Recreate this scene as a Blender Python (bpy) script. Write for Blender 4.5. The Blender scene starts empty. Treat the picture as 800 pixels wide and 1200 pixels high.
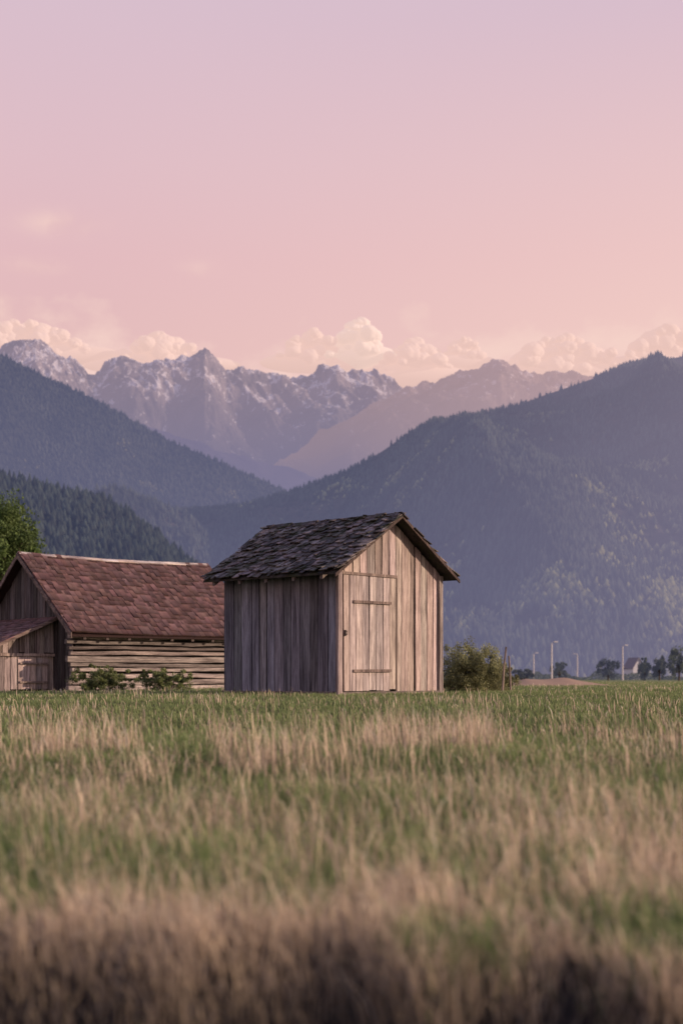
import bpy, math, random
import numpy as np
from math import radians, sin, cos, tan, atan2, pi
random.seed(4); RNG = np.random.default_rng(7)
C = bpy.context.scene.collection
F = 1667.0; HY = 795.0; CAMZ = 0.35
def px2(px, D): return (px-400.0)/F*D
# ------------------------------------------------------------------ noise
def _h(ix, iy, s):
    n = (ix.astype(np.int64)*374761393 + iy.astype(np.int64)*668265263 + s*1442695041) & 0xffffffff
    n = ((n ^ (n >> 13))*1274126177) & 0xffffffff
    return ((n ^ (n >> 16)) & 0xffff)/65535.0
def vn(x, y, s=0):
    x = np.asarray(x, float); y = np.asarray(y, float)
    ix = np.floor(x); iy = np.floor(y); fx = x-ix; fy = y-iy
    ux = fx*fx*(3-2*fx); uy = fy*fy*(3-2*fy)
    a = _h(ix, iy, s); b = _h(ix+1, iy, s); c = _h(ix, iy+1, s); d = _h(ix+1, iy+1, s)
    return (a*(1-ux)+b*ux)*(1-uy)+(c*(1-ux)+d*ux)*uy
def fbm(x, y, o=5, s=0, g=.5, ridged=False):
    t = 0; a = 1; n = 0
    for k in range(o):
        v = vn(x*2**k+17.3*k, y*2**k-9.1*k, s+k)
        if ridged: v = 1-np.abs(2*v-1)
        t = t+a*v; n += a; a *= g
    return t/n
def sst(a, b, x):
    t = np.clip((x-a)/(b-a), 0, 1); return t*t*(3-2*t)
def ground(x, y):
    x = np.asarray(x, float); y = np.asarray(y, float)
    yy = y + .7*(vn(x*1.1, x*0+3, 5)-.5)+.3*(vn(x*5, x*0+3, 6)-.5)
    z = -.40*np.exp(-np.maximum(yy-4, 0)/7.0)
    z = z - .6*(1-sst(2.9, 4.0, yy))
    near = 1-sst(60, 130, y)
    z = z + .06*(fbm(x*.5, y*.5, 4, 2)-.5)*near
    z = z - .09*(1-sst(-9, -3, x))*sst(33, 42, y)*near
    return z
# ------------------------------------------------------------------ mesh helpers
class MB:
    def __init__(s): s.v = []; s.f = []; s.c = []
    def hexa(s, P, col=(1, 1, 1)):
        b = len(s.v); s.v += [tuple(p) for p in P]; s.c += [col]*8
        s.f += [(b, b+3, b+2, b+1), (b+4, b+5, b+6, b+7), (b, b+1, b+5, b+4), (b+1, b+2, b+6, b+5), (b+2, b+3, b+7, b+6), (b+3, b, b+4, b+7)]
    def box(s, x0, x1, y0, y1, z0, z1, col=(1, 1, 1), j=0):
        r = lambda: random.uniform(-j, j) if j else 0
        P = [(x+r(), y+r(), z+r()) for z in (z0, z1) for x, y in ((x0, y0), (x1, y0), (x1, y1), (x0, y1))]
        s.hexa(P, col)
    def poly(s, pts, col=(1, 1, 1)):
        b = len(s.v); s.v += [tuple(p) for p in pts]; s.c += [col]*len(pts); s.f.append(tuple(range(b, b+len(pts))))
    def tube(s, pts, rad, n=8, col=(1, 1, 1), sq=1.0):
        b = len(s.v)
        for i, p in enumerate(pts):
            a = np.array(pts[max(i-1, 0)], float); c = np.array(pts[min(i+1, len(pts)-1)], float)
            d = c-a; d /= np.linalg.norm(d)
            up = np.array((0, 0, 1.)) if abs(d[2]) < .9 else np.array((1., 0, 0))
            u = np.cross(d, up); u /= np.linalg.norm(u); w = np.cross(d, u)
            for k in range(n):
                t = 2*pi*k/n
                q = np.array(p)+rad[i]*(cos(t)*u+sin(t)*w*sq); s.v.append(tuple(q)); s.c.append(col)
        for i in range(len(pts)-1):
            for k in range(n):
                s.f.append((b+i*n+k, b+i*n+(k+1) % n, b+(i+1)*n+(k+1) % n, b+(i+1)*n+k))
        s.f.append(tuple(b+k for k in range(n))[::-1]); s.f.append(tuple(b+(len(pts)-1)*n+k for k in range(n)))
    def build(s, name, mat, parent=None, smooth=False):
        return link(name, np.array(s.v, np.float32), s.f, mat, parent, np.array(s.c, np.float32), smooth)
def link(name, V, Fc, mat, parent=None, col=None, smooth=False):
    me = bpy.data.meshes.new(name)
    if isinstance(Fc, np.ndarray):
        nf, k = Fc.shape
        me.vertices.add(len(V)); me.vertices.foreach_set('co', V.astype(np.float32).ravel())
        me.loops.add(nf*k); me.loops.foreach_set('vertex_index', Fc.astype(np.int32).ravel())
        me.polygons.add(nf); me.polygons.foreach_set('loop_start', np.arange(0, nf*k, k, dtype=np.int32))
        me.polygons.foreach_set('loop_total', np.full(nf, k, np.int32))
        me.update(calc_edges=True)
    else:
        me.from_pydata([tuple(v) for v in V], [], Fc); me.update()
    if col is not None:
        a = me.color_attributes.new('Col', 'FLOAT_COLOR', 'POINT')
        c4 = np.ones((len(V), 4), np.float32); c4[:, :3] = col; a.data.foreach_set('color', c4.ravel())
    if smooth: me.polygons.foreach_set('use_smooth', np.ones(len(me.polygons), bool))
    me.materials.append(mat)
    o = bpy.data.objects.new(name, me); C.objects.link(o)
    if parent: o.parent = parent
    return o
def empty(name, loc, rz, label, cat, group=None):
    o = bpy.data.objects.new(name, None); C.objects.link(o); o.location = loc; o.rotation_euler = (0, 0, rz)
    o['label'] = label; o['category'] = cat
    if group: o['group'] = group
    return o
def kind(o, k, label, cat):
    o['kind'] = k; o['label'] = label; o['category'] = cat; return o
# ------------------------------------------------------------------ materials
def newmat(name):
    m = bpy.data.materials.new(name); m.use_nodes = True; nt = m.node_tree; nt.nodes.clear()
    return m, nt
def N(nt, t, **k):
    n = nt.nodes.new(t)
    for a, b in k.items(): setattr(n, a, b)
    return n
def mth(nt, op, a, b=None, c=None, clamp=False):
    n = nt.nodes.new('ShaderNodeMath'); n.operation = op; n.use_clamp = clamp
    for i, v in enumerate((a, b, c)):
        if v is None: continue
        if hasattr(v, 'is_output'): nt.links.new(v, n.inputs[i])
        else: n.inputs[i].default_value = v
    return n.outputs[0]
def mixc(nt, f, a, b, mode='MIX'):
    n = nt.nodes.new('ShaderNodeMix'); n.data_type = 'RGBA'; n.blend_type = mode
    for s, v in ((n.inputs[0], f), (n.inputs[6], a), (n.inputs[7], b)):
        if hasattr(v, 'is_output'): nt.links.new(v, s)
        elif isinstance(v, (int, float)): s.default_value = v
        else: s.default_value = (*v, 1)
    return n.outputs[2]
def noise(nt, vec, scale, detail=5, rough=.55, vscale=None, dist=0):
    if vscale:
        mp = N(nt, 'ShaderNodeMapping'); mp.inputs['Scale'].default_value = vscale; nt.links.new(vec, mp.inputs[0]); vec = mp.outputs[0]
    n = N(nt, 'ShaderNodeTexNoise'); n.inputs['Scale'].default_value = scale; n.inputs['Detail'].default_value = detail
    n.inputs['Roughness'].default_value = rough; n.inputs['Distortion'].default_value = dist
    nt.links.new(vec, n.inputs['Vector']); return n.outputs[0]
def ramp(nt, f, stops):
    n = N(nt, 'ShaderNodeValToRGB'); nt.links.new(f, n.inputs[0]); e = n.color_ramp.elements
    while len(e) < len(stops): e.new(.5)
    for i, (p, c) in enumerate(stops):
        e[i].position = p; e[i].color = (*c, 1) if not isinstance(c, (int, float)) else (c, c, c, 1)
    return n.outputs[0]
def out(nt, sh): 
    o = N(nt, 'ShaderNodeOutputMaterial'); nt.links.new(sh, o.inputs[0])
def bsdf(nt, col, rough=.8, spec=.2, bump=None, bs=.4, bd=.01):
    b = N(nt, 'ShaderNodeBsdfPrincipled'); b.inputs['Roughness'].default_value = rough
    b.inputs['Specular IOR Level'].default_value = spec
    if hasattr(col, 'is_output'): nt.links.new(col, b.inputs['Base Color'])
    else: b.inputs['Base Color'].default_value = (*col, 1)
    if bump is not None:
        bu = N(nt, 'ShaderNodeBump'); bu.inputs['Strength'].default_value = bs; bu.inputs['Distance'].default_value = bd
        nt.links.new(bump, bu.inputs['Height']); nt.links.new(bu.outputs[0], b.inputs['Normal'])
    return b.outputs[0]
def wood(name, base, vs, dark=.35, moss=0, spec=.25, bd=.012, bigf=.5, soft=1.0):
    m, nt = newmat(name)
    tc = N(nt, 'ShaderNodeTexCoord').outputs['Object']; at = N(nt, 'ShaderNodeAttribute', attribute_name='Col').outputs['Color']
    g = noise(nt, tc, 1, 8, .7, vs, .3); g2 = noise(nt, tc, 1, 5, .6, tuple(v*.25 for v in vs), .4)
    fine = noise(nt, tc, 1, 6, .7, tuple(v*3 for v in vs))
    big = noise(nt, tc, 1.1, 4, .6)
    c = mixc(nt, 1, base, at, 'MULTIPLY')
    c = mixc(nt, ramp(nt, g, [(.36, 1.0*soft), (.60, 0.0)]), c, mixc(nt, 1, c, (dark, dark*.95, dark*.97), 'MULTIPLY'))
    c = mixc(nt, ramp(nt, g2, [(.38, .85*soft), (.56, 0.0)]), c, mixc(nt, 1, c, (.45, .44, .46), 'MULTIPLY'))
    c = mixc(nt, ramp(nt, fine, [(.40, .6*soft), (.5, 0.0)]), c, mixc(nt, 1, c, (.4, .38, .38), 'MULTIPLY'))
    c = mixc(nt, ramp(nt, big, [(.45, 0.0), (.75, bigf)]), c, mixc(nt, 1, c, (1.3, 1.3, 1.3), 'MULTIPLY'))
    if moss:
        mm = noise(nt, tc, 2.6, 6, .7)
        c = mixc(nt, ramp(nt, mm, [(.50, 0.0), (.58, moss)]), c, (.03, .034, .016))
    out(nt, bsdf(nt, c, .85, spec, g, .7, bd)); return m
def haze(m, nt, sh, d0, f0, d1, f1, clo, chi, z0, z1, xk=0.0, zk=0.0, xs=1500., warm=None):  # aerial haze painted into the material as emission mixed by position
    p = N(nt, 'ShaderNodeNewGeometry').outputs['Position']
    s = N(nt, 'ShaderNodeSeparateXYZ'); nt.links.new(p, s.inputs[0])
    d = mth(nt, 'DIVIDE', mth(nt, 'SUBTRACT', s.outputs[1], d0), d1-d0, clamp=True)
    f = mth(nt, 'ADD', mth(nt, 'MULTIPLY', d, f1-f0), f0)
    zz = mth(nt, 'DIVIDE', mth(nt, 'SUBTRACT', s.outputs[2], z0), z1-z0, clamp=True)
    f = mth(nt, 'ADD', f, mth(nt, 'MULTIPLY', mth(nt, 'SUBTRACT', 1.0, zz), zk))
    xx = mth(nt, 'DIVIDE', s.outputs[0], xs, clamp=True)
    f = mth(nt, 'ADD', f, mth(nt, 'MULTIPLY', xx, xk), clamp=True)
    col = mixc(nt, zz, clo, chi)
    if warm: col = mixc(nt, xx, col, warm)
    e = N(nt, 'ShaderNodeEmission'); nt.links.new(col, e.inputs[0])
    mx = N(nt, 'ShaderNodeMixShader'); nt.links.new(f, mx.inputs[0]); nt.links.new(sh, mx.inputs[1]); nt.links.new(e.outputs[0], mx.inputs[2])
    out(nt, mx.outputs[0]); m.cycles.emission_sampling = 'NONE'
def leafmat(name, tr=.4, hz=None):
    m, nt = newmat(name)
    at = N(nt, 'ShaderNodeAttribute', attribute_name='Col').outputs['Color']
    d = bsdf(nt, at, .7, .25)
    t = N(nt, 'ShaderNodeBsdfTranslucent'); nt.links.new(at, t.inputs[0])
    mx = N(nt, 'ShaderNodeMixShader'); mx.inputs[0].default_value = tr
    nt.links.new(d, mx.inputs[1]); nt.links.new(t.outputs[0], mx.inputs[2])
    if hz: haze(m, nt, mx.outputs[0], *hz)
    else: out(nt, mx.outputs[0])
    return m
# ------------------------------------------------------------------ ground
xs = np.sinh(np.linspace(-1, 1, 221)*9.2)*1.9
ys = np.concatenate([np.linspace(-3000, -20, 8), np.linspace(-10, 2.5, 12), np.arange(2.6, 8, .09), np.arange(8, 60, .6), 60*np.exp(np.linspace(0.02, 5.9, 90))])
X, Y = np.meshgrid(xs, ys); Z = ground(X, Y)
def gridf(nx, ny):
    i = np.arange(nx*ny).reshape(ny, nx); return np.stack([i[:-1, :-1], i[:-1, 1:], i[1:, 1:], i[1:, :-1]], -1).reshape(-1, 4)
m, nt = newmat('meadow_soil')
tc = N(nt, 'ShaderNodeNewGeometry').outputs['Position']
n1 = noise(nt, tc, .6, 6, .6); n2 = noise(nt, tc, 12, 5, .7)
c = mixc(nt, ramp(nt, n1, [(.4, 0.0), (.65, 1.0)]), (.07, .085, .03), (.12, .10, .05))
c = mixc(nt, n2, c, (.045, .04, .022))
sp = N(nt, 'ShaderNodeSeparateXYZ'); nt.links.new(tc, sp.inputs[0])
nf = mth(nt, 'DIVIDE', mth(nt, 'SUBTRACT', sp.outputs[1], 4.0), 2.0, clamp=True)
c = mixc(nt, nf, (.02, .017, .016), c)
ff = mth(nt, 'DIVIDE', mth(nt, 'SUBTRACT', sp.outputs[1], 25.0), 50.0, clamp=True)
c = mixc(nt, ff, c, mixc(nt, n1, (.13, .175, .07), (.20, .20, .10)))
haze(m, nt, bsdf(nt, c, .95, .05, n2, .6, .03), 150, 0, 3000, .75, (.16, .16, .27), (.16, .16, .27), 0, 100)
g = link('ground', np.stack([X, Y, Z], -1).reshape(-1, 3), gridf(len(xs), len(ys)), m, None, None, True)
kind(g, 'structure', 'meadow ground stretching to the foot of the mountains', 'ground')
m, nt = newmat('dry_earth'); tc = N(nt, 'ShaderNodeNewGeometry').outputs['Position']
out(nt, bsdf(nt, mixc(nt, noise(nt, tc, 1.5, 6, .7), (.24, .16, .11), (.42, .30, .21)), .95, .05))
prof = [(-4, -.05), (-2, .12), (0, .26), (2, .14), (4, -.05)]
tv = []; xl = np.linspace(8.0, 13.6, 40)
for i, x in enumerate(xl):
    for dy, z in prof: tv.append((x, 68+dy+x*.35+.6*sin(x*.4), z*(.6+1.0*float(vn(x*.9, 2, 3)))*min(1, (x-8.0)/1.2+.05, (13.6-x)/2.5+.05)))
kind(link('dirt_track', np.array(tv), gridf(5, 40), m, None, None, True), 'structure', 'low bare earth patch on the far side of the meadow right of the bush', 'track')
# ------------------------------------------------------------------ grass
straw = np.array((.90, .74, .53)); straw2 = np.array((.54, .42, .30)); gr1 = np.array((.20, .27, .10)); gr2 = np.array((.33, .39, .16)); gr3 = np.array((.11, .18, .075))
SA = radians(48); SX, SY = -.09, 30.7
BA = radians(40); BX, BY = -8.53, 45.5
def blades(n, D0, D1, hfun, wfun, pstraw, xr=.29, bend=.5, clump=None, dim=None):
    r = RNG.random(n); D = D0*(D1/D0)**r
    x = (RNG.random(n)*2-1)*(xr*D+.7)
    keep = np.ones(n, bool)
    if clump is not None: keep &= RNG.random(n) < clump(x, D)
    x = x[keep]; D = D[keep]
    def inside(x, y, cx, cy, a, x0, x1, y0, y1):
        dx = x-cx; dy = y-cy; lx = dx*cos(a)+dy*sin(a); ly = -dx*sin(a)+dy*cos(a)
        return (lx > x0) & (lx < x1) & (ly > y0) & (ly < y1)
    k = ~(inside(x, D, SX, SY, SA, 0, 3.57, 0, 3.57) | inside(x, D, BX, BY, BA, 0, 7, 0, 6.4))
    x = x[k]; D = D[k]; n = len(x)
    z = ground(x, D)-.005
    h = hfun(x, D, n); w = wfun(D, n)
    a = RNG.random(n)*2*pi; la = RNG.random(n)*2*pi; b = np.abs(RNG.normal(0, bend, n))*h
    b = np.minimum(b, h*.95)
    dx = np.cos(la)*b-.08*h; dy = np.sin(la)*b
    ww = np.stack([np.cos(a)*w/2, np.sin(a)*w/2, 0*w], -1)
    P0 = np.stack([x, D, z], -1); P1 = P0+np.stack([dx*.35, dy*.35, h*.6], -1); P2 = P0+np.stack([dx, dy, np.sqrt(np.maximum(h*h-b*b*.7, .1*h*h))], -1)
    V = np.stack([P0-ww, P0+ww, P1+ww*.75, P1-ww*.75, P2+ww*.12, P2-ww*.12], 1)
    ps = pstraw(x, D); st = RNG.random(n) < ps
    t = RNG.random((n, 1))**1.1; big = fbm(x*.8, D*.35, 3, 31)[:, None]
    colS = straw*t+straw2*(1-t); gmix = np.clip(t*.6+big*.7-.1, 0, 1); colG = gr3*(1-gmix)+gr2*gmix
    colG = colG*.6+.4*gr1
    col = np.where(st[:, None], colS, colG)*(.6+.8*RNG.random((n, 1)))
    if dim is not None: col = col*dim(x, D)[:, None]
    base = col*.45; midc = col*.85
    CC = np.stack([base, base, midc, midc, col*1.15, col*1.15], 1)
    i = np.arange(n)[:, None]*6
    Q = np.concatenate([i+np.array([[0, 1, 2, 3]]), i+np.array([[3, 2, 4, 5]])], 0)
    return V.reshape(-1, 3), Q, np.minimum(CC.reshape(-1, 3), .92)
def merge(L):
    V = []; Q = []; K = []; o = 0
    for v, q, k in L: V.append(v); Q.append(q+o); K.append(k); o += len(v)
    return np.concatenate(V), np.concatenate(Q), np.concatenate(K)
def lipd(x, D): return D + .7*(vn(x*1.1, x*0+3, 5)-.5)+.3*(vn(x*5, x*0+3, 6)-.5)
def hshort(x, D, n):
    h = .05+.10*RNG.random(n)**1.5
    h = h*(.5+1.0*fbm(x*1.6, D*1.0, 4, 12))
    h = np.where(D > 7.0, h*.72, h); h = np.where(D > 11, h*.8, h)
    return h
def pst(x, D):
    p = np.interp(D, [3.6, 4.4, 5.2, 6.2, 8.2, 9.3, 10.5, 11.5, 16, 30, 60, 120], [.70, .56, .38, .20, .15, .14, .12, .07, .05, .05, .08, .15])
    q = fbm(x*1.5+3, D*.8, 4, 77)
    return np.clip(p*(.25+2.0*sst(.38, .66, q)), 0, 1)
gm = leafmat('grass_blade', .45)
dimf = lambda x, D: .16+.84*sst(3.3, 4.1, lipd(x, D))  # blades darken towards the bank; its shade is put into their colour
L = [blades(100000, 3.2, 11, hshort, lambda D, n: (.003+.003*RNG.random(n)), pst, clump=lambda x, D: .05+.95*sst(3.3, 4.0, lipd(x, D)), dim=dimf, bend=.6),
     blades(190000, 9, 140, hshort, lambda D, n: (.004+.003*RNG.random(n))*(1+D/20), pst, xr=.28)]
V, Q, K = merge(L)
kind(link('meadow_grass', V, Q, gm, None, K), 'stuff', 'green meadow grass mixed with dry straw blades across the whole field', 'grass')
def ctall(x, D):
    band = np.exp(-((D-10.0-.8*np.sin(x*1.3))/1.1)**2)
    c = fbm(x*2.6, D*.9, 4, 55); c2 = fbm(x*.6+9, D*.3, 2, 58)
    return sst(.46, .62, c)*(.06+.90*band*sst(.36, .58, c2))+.016
def htall(x, D, n): return (.08+.20*RNG.random(n)**1.5)*(.55+1.0*vn(x*4.5, D*1.5, 9))
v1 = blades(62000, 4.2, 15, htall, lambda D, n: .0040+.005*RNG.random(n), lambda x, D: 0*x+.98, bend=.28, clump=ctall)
v2 = blades(1800, 3.9, 6.5, lambda x, D, n: .10+.14*RNG.random(n), lambda D, n: .004+.003*RNG.random(n), lambda x, D: 0*x+.9, bend=.5)
v3 = blades(8000, 14, 60, lambda x, D, n: .09+.09*RNG.random(n), lambda D, n: .006+.0004*D, lambda x, D: 0*x+.7, bend=.25, clump=lambda x, D: np.clip((fbm(x*.6, D*.25, 3, 91)-.54)*8, 0.03, 1))
V, Q, K = merge([v1, v2, v3])
kind(link('dry_grass_stalks', V, Q, gm, None, K), 'stuff', 'taller straw coloured dry grass stalks standing in a band through the meadow', 'dry grass')
# ------------------------------------------------------------------ mountains
MTN = {}
def mountain(name, pts, Dr, Df, mat, label, ncol=260, nrow=90, amp=60, sc=500, prof=1.15, jag=0, jsc=40, back=.5, seed=1, ridged=True, edge=.15, cat='mountain', st=1.6, jo=.60):
    px = np.linspace(pts[0][0], pts[-1][0], ncol); sy = np.interp(px, [p[0] for p in pts], [p[1] for p in pts])
    DR = np.full(ncol, float(Dr))
    H = (HY-sy)/F*DR+CAMZ
    t = np.concatenate([np.linspace(0, 1, nrow), 1+np.linspace(.02, back, nrow//4)])
    T, PX = np.meshgrid(t, px, indexing='ij'); HH = np.broadcast_to(H, T.shape); DD = np.broadcast_to(DR, T.shape)
    Yv = Df+(DD-Df)*T; Xv = (PX-400)/F*Yv
    P = np.where(T <= 1, T**prof, 1-(T-1)*1.1)
    env = np.where(T <= 1, np.clip(4*T*(1-T), 0, 1)*(1-edge)+edge*sst(0, .4, T), edge)
    nz = fbm(Xv/sc, Yv/(sc*st), 6, seed, .5, ridged)-.55
    Zv = HH*P+amp*env*nz
    if jag:
        Zv = Zv+jag*(fbm(Xv/jsc+.002*Yv, Yv/(jsc*1.8), 7, seed+9, .56, True)-jo)*sst(.15, .8, T)
    Zv = np.where(T == 0, -5, Zv)
    V = np.stack([Xv, Yv, Zv], -1)
    o = link(name, V.reshape(-1, 3), gridf(ncol, len(t)), mat, None, None, jag == 0)
    kind(o, 'structure', label, cat); MTN[name] = (V, ncol, len(t), nrow)
    return V
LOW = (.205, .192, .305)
def rockmtn(name, c1, c2, cg, snow_k, zs, hz, nsc):
    m, nt = newmat(name)
    geo = N(nt, 'ShaderNodeNewGeometry'); P = geo.outputs['Position']
    s = N(nt, 'ShaderNodeSeparateXYZ'); nt.links.new(P, s.inputs[0]); sn = N(nt, 'ShaderNodeSeparateXYZ'); nt.links.new(geo.outputs['Normal'], sn.inputs[0])
    nA = noise(nt, P, nsc*4.2, 9, .7, (1.5, .8, .35), .6); nB = noise(nt, P, nsc, 9, .72)
    hh = mth(nt, 'DIVIDE', mth(nt, 'SUBTRACT', s.outputs[2], zs[0]), zs[1]-zs[0], clamp=True)
    sm = mth(nt, 'ADD', mth(nt, 'MULTIPLY', hh, .22), mth(nt, 'MULTIPLY', mth(nt, 'SUBTRACT', nA, .5), 1.9))
    sm = mth(nt, 'ADD', sm, mth(nt, 'MULTIPLY', mth(nt, 'SUBTRACT', sn.outputs[2], .6), .3))
    sm = mth(nt, 'ADD', sm, mth(nt, 'MULTIPLY', mth(nt, 'SUBTRACT', nB, .5), .9))
    snow = ramp(nt, sm, [(snow_k, 0.0), (snow_k+.04, 1.0)])
    rock = mixc(nt, ramp(nt, nB, [(.35, 0.0), (.65, 1.0)]), c1, c2)
    green = mixc(nt, hh, cg, rock)
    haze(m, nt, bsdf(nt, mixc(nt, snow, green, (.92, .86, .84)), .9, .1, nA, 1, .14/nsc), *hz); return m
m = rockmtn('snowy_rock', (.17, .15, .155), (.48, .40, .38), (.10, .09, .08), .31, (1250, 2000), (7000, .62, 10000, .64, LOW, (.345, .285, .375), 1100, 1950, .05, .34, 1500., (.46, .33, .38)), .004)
mountain('snowy_peaks', [(-260, 440), (-120, 425), (-60, 430), (0, 412), (22, 402), (42, 396), (60, 404), (82, 416), (104, 436), (112, 438), (128, 432), (150, 426), (170, 428), (185, 421), (205, 425), (222, 420), (240, 405), (252, 416), (265, 434), (290, 446), (330, 443), (362, 439), (378, 432), (396, 425), (410, 431), (430, 432), (450, 440), (468, 450), (490, 462), (540, 482), (640, 500)],
         9500, 6800, m, 'distant jagged snow streaked peaks on the left skyline', 1100, 280, 420, 900, 1.0, 215, 300, .3, 3, True, .12)
def hazemtn(name, c1, c2, hz, nsc=.01):
    m, nt = newmat(name); P = N(nt, 'ShaderNodeNewGeometry').outputs['Position']; n = noise(nt, P, nsc, 9, .7)
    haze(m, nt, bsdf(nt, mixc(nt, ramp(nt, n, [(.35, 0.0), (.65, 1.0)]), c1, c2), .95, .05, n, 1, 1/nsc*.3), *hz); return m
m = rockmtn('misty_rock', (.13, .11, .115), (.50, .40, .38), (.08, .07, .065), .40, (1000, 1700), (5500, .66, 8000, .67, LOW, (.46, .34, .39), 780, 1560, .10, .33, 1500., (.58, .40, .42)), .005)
mountain('misty_ridge', [(120, 620), (200, 592), (260, 570), (300, 552), (350, 524), (400, 495), (440, 476), (480, 460), (520, 448), (550, 437), (570, 425), (587, 417), (605, 426), (622, 436), (650, 436), (672, 439), (700, 448), (800, 442), (1100, 422)],
         7600, 4800, m, 'pale misty ridge with a pointed summit between the peaks and right mountain', 760, 200, 360, 600, 1.0, 145, 230, .3, 21, True, .10, jo=.60)
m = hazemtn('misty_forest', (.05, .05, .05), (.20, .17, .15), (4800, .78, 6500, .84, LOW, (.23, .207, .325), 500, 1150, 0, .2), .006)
mountain('misty_foothill', [(60, 500), (120, 495), (170, 503), (210, 515), (250, 530), (290, 542), (340, 554), (400, 566), (470, 580), (560, 590)],
         6600, 4300, m, 'hazy blue foothill in the gap between the two forested slopes', 260, 90, 300, 800, 1.0, 90, 250, .3, 5)
def forest(name, mname, n, hh, mat, label, tint, seed=0, px0=-60, px1=860, rad=.2, tiers=2, clear=None, dk=.78, dm=(4.4, 3.7, 2.2)):
    V, nc, nr, nrow = MTN[mname]; r = np.random.default_rng(seed)
    tl = int(nrow*1.08)
    u = r.random(n)*(nc-1.01); v = r.random(n)*(tl-1.01)
    iu = u.astype(int); iv = v.astype(int); fu = (u-iu)[:, None]; fv = (v-iv)[:, None]
    P = (V[iv, iu]*(1-fu)+V[iv, iu+1]*fu)*(1-fv)+(V[iv+1, iu]*(1-fu)+V[iv+1, iu+1]*fu)*fv
    px = P[:, 0]/P[:, 1]*F+400
    k = (px > px0) & (px < px1) & (P[:, 2] > -3)
    if clear is not None: k &= r.random(n) < clear(P)
    P = P[k]; n = len(P)
    h = hh*(.45+.8*r.random(n))*(.8+.4*fbm(P[:, 0]/60, P[:, 1]/90, 3, 8)); R = h*rad*(.8+.5*r.random(n)); S = 6
    dec = fbm(P[:, 0]/110, P[:, 1]/150, 5, seed+4, .6) + .22*(r.random(n)-.5)
    low = np.clip(1-P[:, 2]/260., 0, 1)
    isd = (dec+.24*low) > dk
    h = np.where(isd, h*.8, h); R = np.where(isd, R*1.5, R)
    ang = np.arange(S)*2*pi/S
    levels = [(0.0, 1.0, .55), (.42, .68, 1.0)] if tiers == 2 else [(0., 1., 1.)]
    Vs = []; Fs = []; Cs = []; o = 0
    patch = fbm(P[:, 0]/70, P[:, 1]/120, 4, seed+30)[:, None]
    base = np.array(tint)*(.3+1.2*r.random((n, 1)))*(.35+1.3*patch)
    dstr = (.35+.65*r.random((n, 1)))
    base = np.where(isd[:, None], np.array(tint)*(1+(np.array(dm)-1)*dstr)*(.6+.7*r.random((n, 1))), base)  # deciduous patches brightened: sunlight on them is put into the tint
    for z0, rs, z1 in levels:
        a = ang[None, :]+r.random((n, 1))*6
        rr = R[:, None]*rs*(.75+.5*r.random((n, S)))
        ring = np.stack([P[:, 0:1]+np.cos(a)*rr, P[:, 1:2]+np.sin(a)*rr, P[:, 2:3]+h[:, None]*(z0-.06+.08*r.random((n, S)))], -1)
        zt = np.where(isd, np.minimum(z1, .8), z1)
        tip = np.stack([P[:, 0]+.06*h*(r.random(n)-.5), P[:, 1], P[:, 2]+h*zt], -1)[:, None]
        VV = np.concatenate([ring, tip], 1); i = np.arange(n)[:, None, None]*(S+1)+o
        tr = np.stack([np.arange(S), (np.arange(S)+1) % S, np.full(S, S)], -1)[None]
        Fs.append((i+tr).reshape(-1, 3)); Vs.append(VV.reshape(-1, 3)); o += n*(S+1)
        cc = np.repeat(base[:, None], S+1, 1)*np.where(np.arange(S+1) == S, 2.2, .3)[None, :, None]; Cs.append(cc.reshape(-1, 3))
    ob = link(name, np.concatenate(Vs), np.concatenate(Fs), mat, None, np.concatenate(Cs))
    kind(ob, 'stuff', label, 'forest'); return ob
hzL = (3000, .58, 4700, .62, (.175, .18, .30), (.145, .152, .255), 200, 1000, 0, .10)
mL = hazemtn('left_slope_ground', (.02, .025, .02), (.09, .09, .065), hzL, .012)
mountain('left_mountain', [(-420, 250), (-200, 330), (-100, 372), (0, 416), (50, 441), (100, 463), (150, 489), (200, 516), (250, 538), (300, 559), (345, 580), (420, 620), (520, 680)],
         4600, 3000, mL, 'steep forested mountain descending from the left edge to the valley', 260, 90, 260, 500, 1.05, 0, 1, .3, 8, True, .06, st=3)
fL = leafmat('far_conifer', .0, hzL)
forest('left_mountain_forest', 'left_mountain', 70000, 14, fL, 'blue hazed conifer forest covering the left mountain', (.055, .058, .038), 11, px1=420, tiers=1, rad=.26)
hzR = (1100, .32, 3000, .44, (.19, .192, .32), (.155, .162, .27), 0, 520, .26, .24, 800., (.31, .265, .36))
mR = hazemtn('right_slope_ground', (.02, .024, .018), (.12, .105, .075), hzR, .012)
mountain('right_mountain', [(20, 625), (90, 606), (150, 600), (200, 604), (240, 602), (280, 597), (310, 588), (340, 579), (370, 568), (400, 556), (430, 541), (455, 524), (475, 510), (505, 497), (530, 492), (560, 487), (600, 477), (640, 461), (700, 442), (740, 430), (800, 416), (860, 395), (1000, 350), (1250, 300)],
         2900, 1150, mR, 'large forested mountain rising to the right edge behind the shed', 360, 140, 250, 380, 1.05, 0, 1, .3, 14, True, .06, st=2.4)
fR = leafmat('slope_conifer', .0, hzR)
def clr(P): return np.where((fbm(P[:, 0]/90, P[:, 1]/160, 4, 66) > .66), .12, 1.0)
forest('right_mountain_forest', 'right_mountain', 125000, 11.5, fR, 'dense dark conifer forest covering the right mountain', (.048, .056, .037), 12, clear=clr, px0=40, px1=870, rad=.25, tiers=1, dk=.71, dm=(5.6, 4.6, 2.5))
hzH = (500, .20, 1300, .36, (.12, .137, .245), (.12, .132, .235), 0, 200)
mH = hazemtn('hill_ground', (.015, .02, .015), (.05, .05, .035), hzH, .03)
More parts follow.
